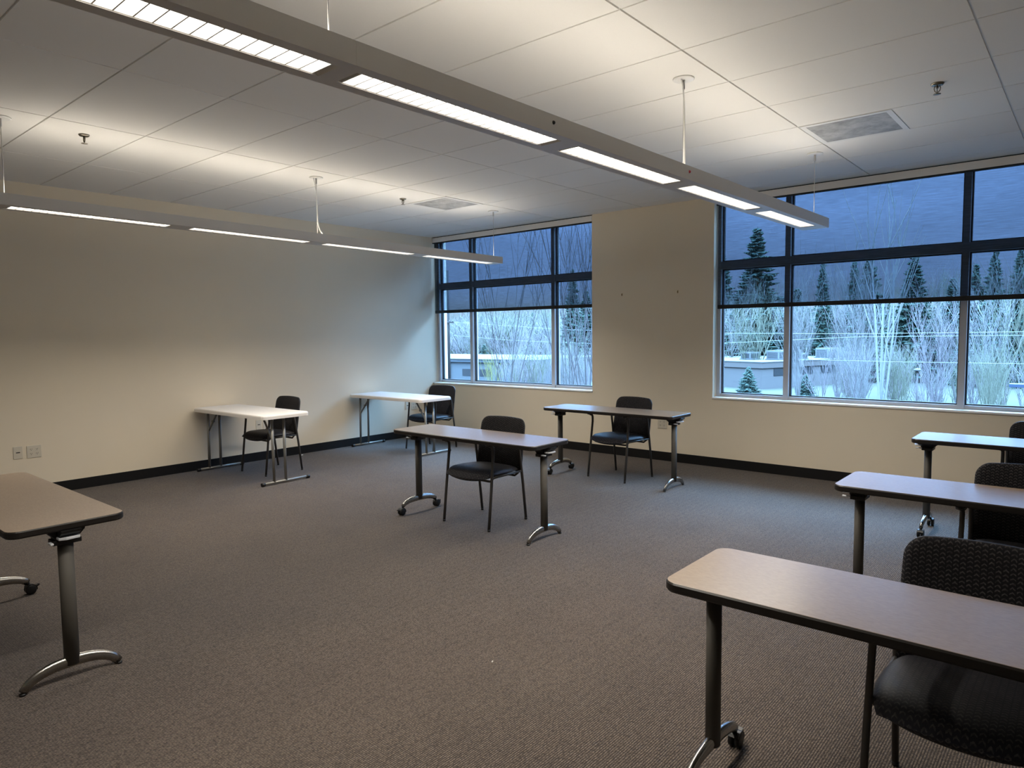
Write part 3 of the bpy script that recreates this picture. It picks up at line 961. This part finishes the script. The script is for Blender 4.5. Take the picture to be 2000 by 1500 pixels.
# small white scrap by the baseboard behind the white table's chair, lint on the carpet
def scrap(x, y, s, label):
    o = MB().add([(-s, -s * .5, 0.001), (s, -s * .6, 0.001), (s * .9, s * .5, 0.004), (-s * .7, s * .6, 0.002), (-s, -s * .5, 0.004), (s, -s * .6, 0.005), (s * .9, s * .5, 0.009), (-s * .7, s * .6, 0.006)],
                 [(0, 3, 2, 1), (4, 5, 6, 7), (0, 1, 5, 4), (1, 2, 6, 5), (2, 3, 7, 6), (3, 0, 4, 7)]).build('paper_scrap', M['paper'], None, (x, y, 0))
    return tag(o, label, 'litter')
scrap(0.10, -2.42, 0.02, 'small white scrap by the baseboard behind the nearer white table')
scrap(5.72, -5.03, 0.004, 'tiny white lint speck on open carpet near the middle')
scrap(6.40, -5.87, 0.004, 'tiny white lint speck on carpet left of the nearest table')

# ------------------------------------------------------------------ outside
GZ = -5.2
def outside():
    struct(MB().box(-260, 120, 0.6, 300, GZ - 0.5, GZ).build('ground', M['lawn']), 'winter grass beyond the building', 'ground')
    struct(MB().box(-120, 60, 3, 66, GZ, GZ + 0.05).build('road', M['lot']), 'damp car park below the windows', 'ground')

    # --- branching trees
    def bare(name, height, spread, n_main, seed, mat, trunk_h=0.12, depth=3, r0=0.09, up=0.85, sides=4):
        rnd = random.Random(seed)
        mb = MB(); tw = MB()
        def branch(p, d, L, r, lvl):
            n = 4
            pts = [p]; rs = [r]
            q = p.copy(); dd = d.copy()
            for i in range(n):
                dd = (dd + Vector((rnd.uniform(-.12, .12), rnd.uniform(-.12, .12), 0.10 * up))).normalized()
                q = q + dd * (L / n)
                pts.append(q.copy()); rs.append(max(0.006, r * (1 - 0.75 * (i + 1) / n)))
            (mb if lvl <= 1 else tw).tube(pts, rs, sides if lvl <= 1 else 3, caps=False)
            if lvl < depth:
                k = [0, 6, 6, 5][lvl] if lvl else n_main
                for j in range(k):
                    f = rnd.uniform(0.25, 0.98)
                    idx = f * n; i0 = min(n - 1, int(idx))
                    pp = pts[i0].lerp(pts[i0 + 1], idx - i0)
                    a = rnd.uniform(0, 2 * PI)
                    side = Vector((math.cos(a), math.sin(a), 0))
                    nd = (dd * up + side * (0.42 if lvl else spread) + Vector((0, 0, 0.15))).normalized()
                    branch(pp, nd, L * rnd.uniform(0.38, 0.6), max(0.008, r * 0.5), lvl + 1)
        # several stems fanning out of the root
        for k in range(n_main):
            a = 2 * PI * k / n_main + rnd.uniform(-.3, .3)
            sp = spread * rnd.uniform(0.15, 1.0)
            d = Vector((math.cos(a) * sp, math.sin(a) * sp, 1)).normalized()
            branch(Vector((math.cos(a) * .1, math.sin(a) * .1, 0)), d, height * rnd.uniform(0.72, 1.0), r0 * rnd.uniform(.6, 1), 1)
        return mb, tw
    def bare_thing(name, label, loc, group, built, mats, cat='tree'):
        mb, tw = built
        t = thing(name, label, cat, loc, 0, group)
        mb.build('trunk', mats[0], t)
        tw.build('branches', mats[1], t)
        return t
    # --- conifers
    def fir_mesh(height, rad, seed, mat, label, loc, name='conifer_tree', group=None, levels=78, base=0.03):
        rnd = random.Random(seed)
        t = thing(name, label, 'tree', loc, 0, group)
        MB().tube([(0, 0, -0.1), (0, 0, height * 0.5), (0, 0, height)], [rad * 0.07, rad * 0.045, 0.01], 6).build('trunk', M['trunkfir'], t)
        mb = MB()
        for l in range(levels):
            f = l / (levels - 1)
            z = height * (base + (1 - base) * f)
            R = rad * (1 - f) ** 0.74 * rnd.uniform(0.80, 1.1) + 0.10
            nb = int(8 + 9 * (1 - f))
            for b_ in range(nb):
                a = rnd.uniform(0, 2 * PI)
                r = R * rnd.uniform(0.45, 1.12)
                d = Vector((math.cos(a), math.sin(a), 0)); sd = Vector((-d.y, d.x, 0))
                p0 = Vector((0, 0, min(height * 0.985, z + rnd.uniform(-.022, .022) * height))); dz = -r * rnd.uniform(0.05, 0.35)
                wv = max(0.06, r * 0.13) * rnd.uniform(.7, 1.3); th = max(wv * 0.5, 0.08)
                mid = p0 + d * (r * 0.6) + Vector((0, 0, dz * 0.7)); tip = p0 + d * r + Vector((0, 0, dz + r * 0.06))
                mb.add([p0, mid + sd * wv, mid - sd * wv, mid + Vector((0, 0, th * 0.6)), mid - Vector((0, 0, th * 2.2)), tip],
                       [(0, 1, 3), (0, 3, 2), (0, 4, 1), (0, 2, 4), (5, 3, 1), (5, 2, 3), (5, 1, 4), (5, 4, 2)])
                for q in (0.35, 0.55, 0.75):
                    for sg in (-1, 1):
                        pb = p0 + d * (r * q) + Vector((0, 0, dz * q)); l2 = r * 0.34 * (1.15 - q) + 0.05
                        e = pb + (d * 0.6 + sd * sg).normalized() * l2 - Vector((0, 0, l2 * 0.5))
                        mb.add([pb + Vector((0, 0, .06)), pb - d * .08, pb + d * .08, e], [(0, 1, 3), (0, 3, 2), (1, 2, 3)])
        mb.build('needles', mat, t)
        return t
    # tall firs behind the wide window: (x, y, top z, radius, label)
    firs = [(-31.3, 95, 16.9, 5.6, 'broad dark fir seen through the shade beside the near pendant light'),
            (-41.0, 105, 14.5, 4.2, 'dark fir half hidden by the left frame of the wide window'),
            (-22.0, 95, 11.6, 2.2, 'narrow dark fir in the middle pane, next right of the frame post'),
            (-19.2, 100, 11.4, 2.8, 'dark fir in the middle pane, left of a touching pair'),
            (-15.4, 92, 11.2, 3.6, 'dark fir in the middle pane, right of a touching pair'),
            (-10.8, 95, 11.8, 3.4, 'dark fir right of the white birch stems'),
            (-7.2, 100, 8.3, 2.8, 'low dark fir beside the right frame post of the wide window'),
            (-3.5, 90, 9.2, 2.2, 'dark fir in the right pane, leftmost of its row'),
            (-1.5, 88, 10.8, 2.4, 'tallest dark fir in the right pane'),
            (0.7, 90, 11.0, 2.3, 'dark fir in the right pane at the edge'),
            (-29.0, 106, 8.3, 3.8, 'low dark fir behind the left frame post of the wide window'),
            (-14.0, 106, 7.2, 3.6, 'low dark fir behind the white birch stems'),
            (-61.2, 90, 12.6, 2.7, 'dark fir behind the bare trees in the corner window'),
            (-62.5, 96, 9.2, 3.4, 'shorter dark fir at the right side of the corner window')]
    protoA = None
    for k, (x, y, top, r, lab) in enumerate(firs):
        if k < 3:
            tt = fir_mesh(10.0, 2.2, 100 + k, M['fir'], lab, (x, y, GZ), group='tall firs beyond the roof')
            if k == 0: protoA = []
            protoA.append(tt)
        else:
            tt = dup(protoA[k % 3], (x, y, GZ), k * 1.3, lab, 'tall firs beyond the roof')
        tt.scale = (r / 1.85, r / 1.85, (top - GZ) / 10.0)
    # small far firs on the skyline of the corner window
    for (x, y, top, r, lab) in ((-128.9, 140, 6.9, 2.6, 'single far fir on the skyline just right of the first frame post'),
                                (-158.2, 160, 6.0, 3.2, 'far fir on the skyline beside the utility pole'),
                                (-102.0, 130, 6.9, 2.2, 'far fir on the skyline, left of two behind the bare trees'),
                                (-98.2, 130, 6.7, 2.2, 'far fir on the skyline, right of two behind the bare trees'),
                                (-72.7, 80, -0.2, 1.9, 'dark bush-like fir behind the white roof')):
        tt = dup(protoA[1], (x, y, GZ), x, lab, 'far firs on the skyline')
        tt.scale = (r / 2.2, r / 2.2, (top - GZ) / 10.0)
    # belt of green undergrowth trees behind the low building
    rnd = random.Random(5)
    for k in range(22):
        x = -54 + k * 3.2 + rnd.uniform(-1, 1); y = 112 + rnd.uniform(-4, 6)
        tt = dup(protoA[k % 3], (x, y, GZ), k * 2.1, 'dark evergreen in the belt behind the low roof', 'evergreens of the far belt')
        hh = rnd.uniform(10.5, 13.5)
        tt.scale = (2.1, 2.1, hh / 10.0)
    # young firs in front of the low building
    a = fir_mesh(2.9, 1.5, 21, M['firlight'], 'small young fir in front of the low building wall', (-21.0, 66, GZ), 'young_fir', levels=34, base=0.02)
    b2 = dup(a, (-14.4, 64, GZ), 1.0, 'small dark young fir below the bare fan-shaped tree')
    b2.scale = (0.85, 0.85, 0.83)

    # bare fan trees
    fanA = bare('f', 8.5, 0.36, 13, 31, None, depth=3, r0=0.075)
    fanB = bare('f', 8.5, 0.36, 13, 32, None, depth=3, r0=0.075)
    FGp = 'bare fan-shaped trees'
    f1 = bare_thing('bare_tree', 'pale bare fan-shaped tree right of the left frame post', (-13.8, 60, GZ), FGp, fanA, (M['bark'], M['bark']))
    f1.scale = (1.0, 1.0, 1.12)
    f2 = bare_thing('bare_tree', 'pale bare fan-shaped tree left of the white birch', (-7.3, 55, GZ), FGp, fanB, (M['bark'], M['bark']))
    f2.scale = (1.05, 1.05, 1.2)
    mats_p = (M['barkpink'], M['barkpink'])
    f3 = bare_thing('bare_tree', 'pinkish bare round tree left of the right frame post', (-2.9, 62, GZ), FGp, bare('f', 8.0, 0.40, 11, 33, None, r0=0.08), mats_p)
    f3.scale = (1, 1, 1.0)
    f4 = bare_thing('bare_tree', 'olive bare tree in the right pane of the wide window', (1.1, 60, GZ), FGp, bare('f', 8.8, 0.40, 10, 34, None, r0=0.09), (M['barkolive'], M['bark']))
    f5 = bare_thing('bare_tree', 'olive bare tree in the left pane of the wide window', (-25.0, 78, GZ), FGp, bare('f', 9.6, 0.45, 12, 35, None, r0=0.1), (M['barkolive'], M['barkolive']))
    f6 = dup(f4, (-31.5, 86, GZ), 1.1, 'pale bare tree against the firs at the left frame', FGp)
    f6.scale = (1.3, 1.3, 1.15)
    f7 = dup(f5, (3.6, 66, GZ), 2.2, 'olive bare tree at the edge of the right pane', FGp)
    # white birch with tall stems
    br = bare('b', 15.5, 0.10, 4, 43, None, depth=2, r0=0.13, up=1.0)
    birch = bare_thing('birch_tree', 'tall white multi-stemmed birch in the middle of the wide window', (-4.1, 48, GZ), None, br, (M['birch'], M['bark']))
    birch.scale = (0.95, 0.95, 1.12)
    # dark multi-stemmed trees close to the corner window
    alder = bare('a', 13.5, 0.22, 6, 51, None, depth=2, r0=0.055, up=1.1)
    alder2 = bare('a', 13.5, 0.20, 6, 52, None, depth=2, r0=0.05, up=1.1)
    AG = 'tall bare trees outside the corner window'
    a1 = bare_thing('alder_tree', 'bare dark tree in the middle pane, leftmost of the close group', (-24.3, 30, GZ), AG, alder, (M['barkdark'], M['barkdark']))
    a2 = bare_thing('alder_tree', 'bare dark tree in the middle pane, beside the right frame post', (-19.8, 31, GZ), AG, alder2, (M['barkdark'], M['barkdark']))
    a3 = dup(a1, (-16.4, 28.5, GZ), 2.0, 'bare dark tree in the right pane of the corner window', AG)
    a4 = dup(a2, (-14.3, 27, GZ), 4.0, 'bare dark tree partly hidden by the tan pier', AG)
    for q in (a1, a2, a3, a4): q.scale = (1, 1, 1.1)
    # thickets
    bush = [bare('s', 4.6, 0.55, 12, 61, None, depth=2, r0=0.035), bare('s', 5.0, 0.30, 14, 62, None, depth=2, r0=0.04)]
    TGp = 'bare thicket stems'
    def bush_thing(loc, b_, m):
        return bare_thing('bare_shrub', 'thin-stemmed bare shrub in the thicket below the trees', loc, TGp, bush[b_], (m, m), 'shrub')
    protos = [bush_thing((-6.0, 50, GZ), 1, M['bark']), bush_thing((-2.0, 52, GZ), 0, M['barkpink']), bush_thing((2.0, 51, GZ), 1, M['barkolive'])]
    rnd = random.Random(9)
    lab = 'thin-stemmed bare shrub in the thicket below the trees'
    for k in range(34):
        y = rnd.uniform(49, 74)
        x = rnd.uniform(-9.5, 5.5) - (y - 50) * 0.18
        s = dup(protos[k % 3], (x, y, GZ), rnd.uniform(0, 6), lab, TGp)
        q = rnd.uniform(0.8, 1.2); s.scale = (q, q, q * rnd.uniform(.85, 1.15))
    lab2 = 'grey bare shrub in the thicket outside the corner window'
    for k in range(26):
        y = rnd.uniform(36, 56)
        px = rnd.uniform(985, 1160)
        x = 7.8 + (y + 7.3) * math.tan(math.radians(-40.39) + math.atan((px - 1000) / 1348.0))
        s = dup(protos[k % 3], (x, y, GZ), rnd.uniform(0, 6), lab2, 'grey thicket at the corner window')
        q = rnd.uniform(0.8, 1.25); s.scale = (q, q, q)
    # brushy trees behind building (wide window, left)
    lab3 = 'bare brushy tree between the low roof and the firs'
    for k in range(16):
        y = rnd.uniform(96, 106); x = -44 + k * 2.9 + rnd.uniform(-1, 1)
        s = dup((f5, f4, f3)[k % 3], (x, y, GZ), rnd.uniform(0, 6), lab3, 'brushy trees behind the low roof')
        q = rnd.uniform(0.95, 1.35); s.scale = (q, q, q * 0.95)
    # far woodland line for the corner window
    lab4 = 'hazy bare tree in the far woodland seen through the corner window'
    for k in range(46):
        y = rnd.uniform(95, 150)
        px = rnd.uniform(862, 1165)
        ang = math.radians(-40.39) + math.atan((px - 1000) / 1348.0)
        x = 7.8 + (y + 7.3) * math.tan(ang)
        s = dup((f4, f5, f3)[k % 3], (x, y, GZ), rnd.uniform(0, 6), lab4, 'far woodland trees')
        q = rnd.uniform(0.85, 1.1) * (0.75 + (y - 80) / 200); s.scale = (q * 2.1, q * 2.1, q)
    # yellow shrubs
    ys_ = bare('y', 3.2, 0.75, 18, 71, None, depth=2, r0=0.03)
    y1 = bare_thing('yellow_shrub', 'yellow-green shrub before the white building, left one', (-43.8, 50, GZ), 'yellow-green shrubs', ys_, (M['yellow'], M['yellow']), 'shrub')
    y1.scale = (1.15, 1.15, 1.25)
    y2 = dup(y1, (-36.8, 48, GZ), 2.0, 'yellow-green shrub before the white building, right one', 'yellow-green shrubs')
    y2.scale = (1, 1, 1.2)

    # --- low building seen in the wide window
    P1 = Vector((-21.74, 72.0)); e1 = Vector((10.7, 32.0)).normalized(); e2 = Vector((-32.0, 10.7)).normalized()
    zr = -2.02
    t = thing('low_building', 'low flat-roofed grey building with rooftop units', 'building', (P1.x, P1.y, GZ), math.atan2(e1.y, e1.x))
    # local x along e1 (34 m), local y along e2 (26 m)
    h = zr - GZ
    MB().box(0, 34, 0, 26, 0, h - 0.75).build('wall', M['bwall'], t)
    MB().box(-0.15, 34.15, -0.15, 26.15, h - 0.75, h - 0.1).build('fascia', M['bfascia'], t)
    MB().box(-0.2, 34.2, -0.2, 26.2, h - 0.1, h).build('roof', M['roofwhite'], t)
    for k in range(7):
        MB().box(2 + k * 4.4, 4.8 + k * 4.4, -0.05, 0.02, h - 1.7, h - 0.85).build('window', M['dark'], t)
    MB().box(-0.05, 0.02, 8, 11, 0.9, 2.2).build('window', M['dark'], t)
    def hvac(lx, ly, sx, sy, sz, lab):
        p = Vector((P1.x, P1.y)) + e1 * lx + e2 * ly
        u = thing('rooftop_unit', lab, 'air conditioner', (p.x, p.y, zr), math.atan2(e1.y, e1.x), 'rooftop units')
        MB().box(-sx / 2, sx / 2, -sy / 2, sy / 2, 0.12, sz).build('cabinet', M['hvac'], u, bevel=0.03)
        MB().box(-sx / 2 - .1, sx / 2 + .1, -sy / 2 - .1, sy / 2 + .1, 0, 0.12).build('curb', M['roofwhite'], u)
        gl = MB()
        for q in range(5):
            gl.box(-sx / 2 - 0.02, -sx / 2, -sy / 2 + 0.15, sy / 2 - 0.15, 0.25 + q * (sz - .4) / 5, 0.25 + q * (sz - .4) / 5 + 0.06)
            gl.box(-sx / 2 + .15, sx / 2 - .15, -sy / 2 - 0.02, -sy / 2, 0.25 + q * (sz - .4) / 5, 0.25 + q * (sz - .4) / 5 + 0.06)
        gl.build('grille', M['dark'], u)
        MB().lathe([(0, sz), (0.35, sz), (0.38, sz + .1), (0, sz + .12)], sides=16).build('fan_guard', M['dark'], u)
    hvac(4.5, 5.5, 1.8, 1.5, 0.95, 'grey rooftop air unit nearest the left frame of the wide window')
    hvac(6.0, 2.6, 1.9, 1.8, 1.15, 'boxy grey rooftop air unit left of the left frame post')
    hvac(8.5, 1.2, 1.2, 1.2, 0.8, 'small rooftop air unit hidden by the left frame post')
    hvac(15.0, 2.0, 2.4, 1.8, 1.3, 'rooftop air unit behind the bare fan-shaped tree')
    hvac(20.0, 2.4, 2.6, 2.0, 1.2, 'rooftop air unit left of the white birch stems')
    hvac(26.0, 2.0, 2.2, 1.6, 1.0, 'rooftop air unit farthest along the low roof')

    # --- white building seen in the corner window
    t = thing('white_building', 'low white flat-roofed building with slate fascia', 'building', (-45.5, 60, GZ), math.radians(4))
    h = -1.72 - GZ
    MB().box(-34, 0, 0, 16, 0, h - 0.45).build('wall', M['bwhite'], t)
    MB().box(-34.3, 0.3, -0.3, 16.3, h - 0.45, h - 0.08).build('fascia', M['bslate'], t)
    MB().box(-34.4, 0.4, -0.4, 16.4, h - 0.08, h).build('roof', M['roofwhite'], t)
    for x in (-14.2, -6.0, -0.6):
        MB().tube([(x, -0.2, 0), (x, -0.2, h - 0.5), (x, -0.05, h - 0.35)], 0.12, 8).build('downspout', M['bwhite'], t)
    MB().box(-16.2, -15.1, -0.06, 0.02, 0, 1.9).build('door', M['dark'], t)
    for x in (-12.0, -9.0, -3.6):
        MB().box(x, x + 1.8, -0.06, 0.02, 1.2, 2.1).build('window', M['dark'], t)

    # --- utility pole and wires
    t = thing('utility_pole', 'dark wooden utility pole in the left pane of the corner window', 'pole', (-40.5, 40, GZ))
    MB().tube([(0, 0, 0), (0, 0, 7.7 - GZ)], [0.17, 0.12], 12).build('shaft', M['polewood'], t)
    c = MB().box(-0.9, 0.9, -0.20, -0.11, 2.62 - GZ, 2.74 - GZ).build('crossarm', M['polewood'], t)
    for x in (-0.75, -0.35, 0.35, 0.75):
        MB().lathe([(0, 0), (0.04, 0), (0.06, 0.06), (0.04, 0.14), (0, 0.16)], (x, -0.155, 2.74 - GZ), 10).build('insulator', M['bwhite'], c)
    def wire(pts, lab):
        P = []
        for i in range(len(pts) - 1):
            a, b_ = Vector(pts[i]), Vector(pts[i + 1])
            for k in range(14):
                f = k / 14
                P.append(a.lerp(b_, f) - Vector((0, 0, 0)))
        P.append(Vector(pts[-1]))
        tag(MB().tube(P, 0.016, 5).build('power_line', M['wire']), lab, 'wire', 'power lines')
    wire([(-40.5, 39.84, 2.75), (-28, 40, 1.9), (-17.5, 40, 1.45), (-4, 40, 1.28), (12, 40, 1.35)], 'upper thin power line crossing both windows')
    wire([(-40.5, 40.16, 1.45), (-32, 40, 0.9), (-17.8, 40, 0.45), (-4, 40, 1.08), (12, 40, 1.16)], 'second thin power line crossing both windows')
    wire([(-8.6, 44, -0.55), (-2, 44, -0.62), (10, 44, -0.60)], 'lowest thin power line in front of the thicket')

    # --- street lamps
    t = thing('street_lamp', 'small white street lamp head among the thicket stems', 'street lamp', (-1.34, 45, GZ), 0)
    MB().tube([(0, 0, 0), (0, 0, -1.25 - GZ)], 0.05, 8).build('pole', M['barkdark'], t)
    MB().lathe([(0, -1.27 - GZ), (0.20, -1.24 - GZ), (0.24, -1.16 - GZ), (0.12, -1.07 - GZ), (0, -1.05 - GZ)], sides=16).build('lamp_head', M['roofwhite'], t)
    t = thing('parking_lamp', 'flat blue-grey parking lamp head at the right edge', 'street lamp', (6.6, 30, GZ), 0)
    MB().tube([(0, 0, 0), (0, 0, -0.85 - GZ)], 0.07, 10).build('pole', M['lampblue'], t)
    MB().box(-1.75, -0.75, -0.25, 0.25, -1.06 - GZ, -0.90 - GZ).build('lamp_head', M['lampblue'], t, bevel=0.02)
    MB().tube([(0, 0, -0.98 - GZ), (-0.8, 0, -0.98 - GZ)], 0.035, 8).build('arm', M['lampblue'], t)
outside()

# ------------------------------------------------------------------ sky
def make_world():
    w = bpy.data.worlds.new('dusk_sky')
    scn.world = w
    w.use_nodes = True
    nt = w.node_tree
    nodes, links = nt.nodes, nt.links
    for n in list(nodes): nodes.remove(n)
    out = N(nodes, 'ShaderNodeOutputWorld')
    bg = N(nodes, 'ShaderNodeBackground')
    tc = N(nodes, 'ShaderNodeTexCoord')
    sep = N(nodes, 'ShaderNodeSeparateXYZ')
    links.new(tc.outputs['Generated'], sep.inputs[0])
    ramp = N(nodes, 'ShaderNodeValToRGB')
    e = ramp.color_ramp.elements
    # overcast dusk: pale band at the skyline, deep blue cloud above it, unseen overhead boosted to light the room
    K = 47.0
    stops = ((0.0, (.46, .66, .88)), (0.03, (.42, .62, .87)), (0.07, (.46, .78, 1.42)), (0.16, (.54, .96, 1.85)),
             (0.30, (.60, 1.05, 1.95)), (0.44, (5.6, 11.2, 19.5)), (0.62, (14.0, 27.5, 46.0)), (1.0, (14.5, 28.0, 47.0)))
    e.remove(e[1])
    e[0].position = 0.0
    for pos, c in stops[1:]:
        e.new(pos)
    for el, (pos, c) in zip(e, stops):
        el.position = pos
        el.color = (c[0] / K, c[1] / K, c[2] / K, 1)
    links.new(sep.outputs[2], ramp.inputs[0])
    mp = N(nodes, 'ShaderNodeMapping')
    mp.inputs['Scale'].default_value = (2.2, 2.2, 9.0)
    links.new(tc.outputs['Generated'], mp.inputs['Vector'])
    nz = N(nodes, 'ShaderNodeTexNoise')
    nz.inputs['Scale'].default_value = 1.6
    nz.inputs['Detail'].default_value = 6
    nz.inputs['Roughness'].default_value = 0.55
    links.new(mp.outputs[0], nz.inputs['Vector'])
    mr = N(nodes, 'ShaderNodeMapRange')
    mr.inputs[1].default_value = 0.35; mr.inputs[2].default_value = 0.68
    mr.inputs[3].default_value = 0.80; mr.inputs[4].default_value = 1.18
    links.new(nz.outputs['Fac'], mr.inputs[0])
    sc = N(nodes, 'ShaderNodeVectorMath', operation='SCALE')
    links.new(ramp.outputs[0], sc.inputs[0]); links.new(mr.outputs[0], sc.inputs['Scale'])
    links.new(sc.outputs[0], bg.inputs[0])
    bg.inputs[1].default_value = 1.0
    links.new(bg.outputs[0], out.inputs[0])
    return bg
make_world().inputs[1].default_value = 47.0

# ------------------------------------------------------------------ camera
yaw, pitch, roll = -0.70497, -0.07245, -0.01099
f_px = 1348.21
cam = bpy.data.cameras.new('camera')
co = bpy.data.objects.new('camera', cam)
COL.objects.link(co)
cam.sensor_width = 36.0
cam.lens = f_px / 2000 * 36.0
cam.clip_start = 0.05; cam.clip_end = 600
cy, sy = math.cos(yaw), math.sin(yaw)
fwd = Vector((sy * math.cos(pitch), cy * math.cos(pitch), math.sin(pitch)))
right = Vector((cy, -sy, 0)); up = right.cross(fwd)
r2 = right * math.cos(roll) + up * math.sin(roll)
u2 = -right * math.sin(roll) + up * math.cos(roll)
mat = Matrix(((r2.x, u2.x, -fwd.x, 7.80354), (r2.y, u2.y, -fwd.y, -7.31669), (r2.z, u2.z, -fwd.z, 1.51443), (0, 0, 0, 1)))
co.matrix_world = mat
scn.camera = co

# ------------------------------------------------------------------ render look
vs_ = scn.view_settings
vs_.view_transform = 'Standard'
vs_.look = 'None'
vs_.exposure = 0.0
vs_.gamma = 1.0
vs_.use_curve_mapping = False
cyc = scn.cycles
cyc.use_denoising = True
cyc.max_bounces = 10
cyc.diffuse_bounces = 6
cyc.transparent_max_bounces = 24
cyc.sample_clamp_indirect = 6.0
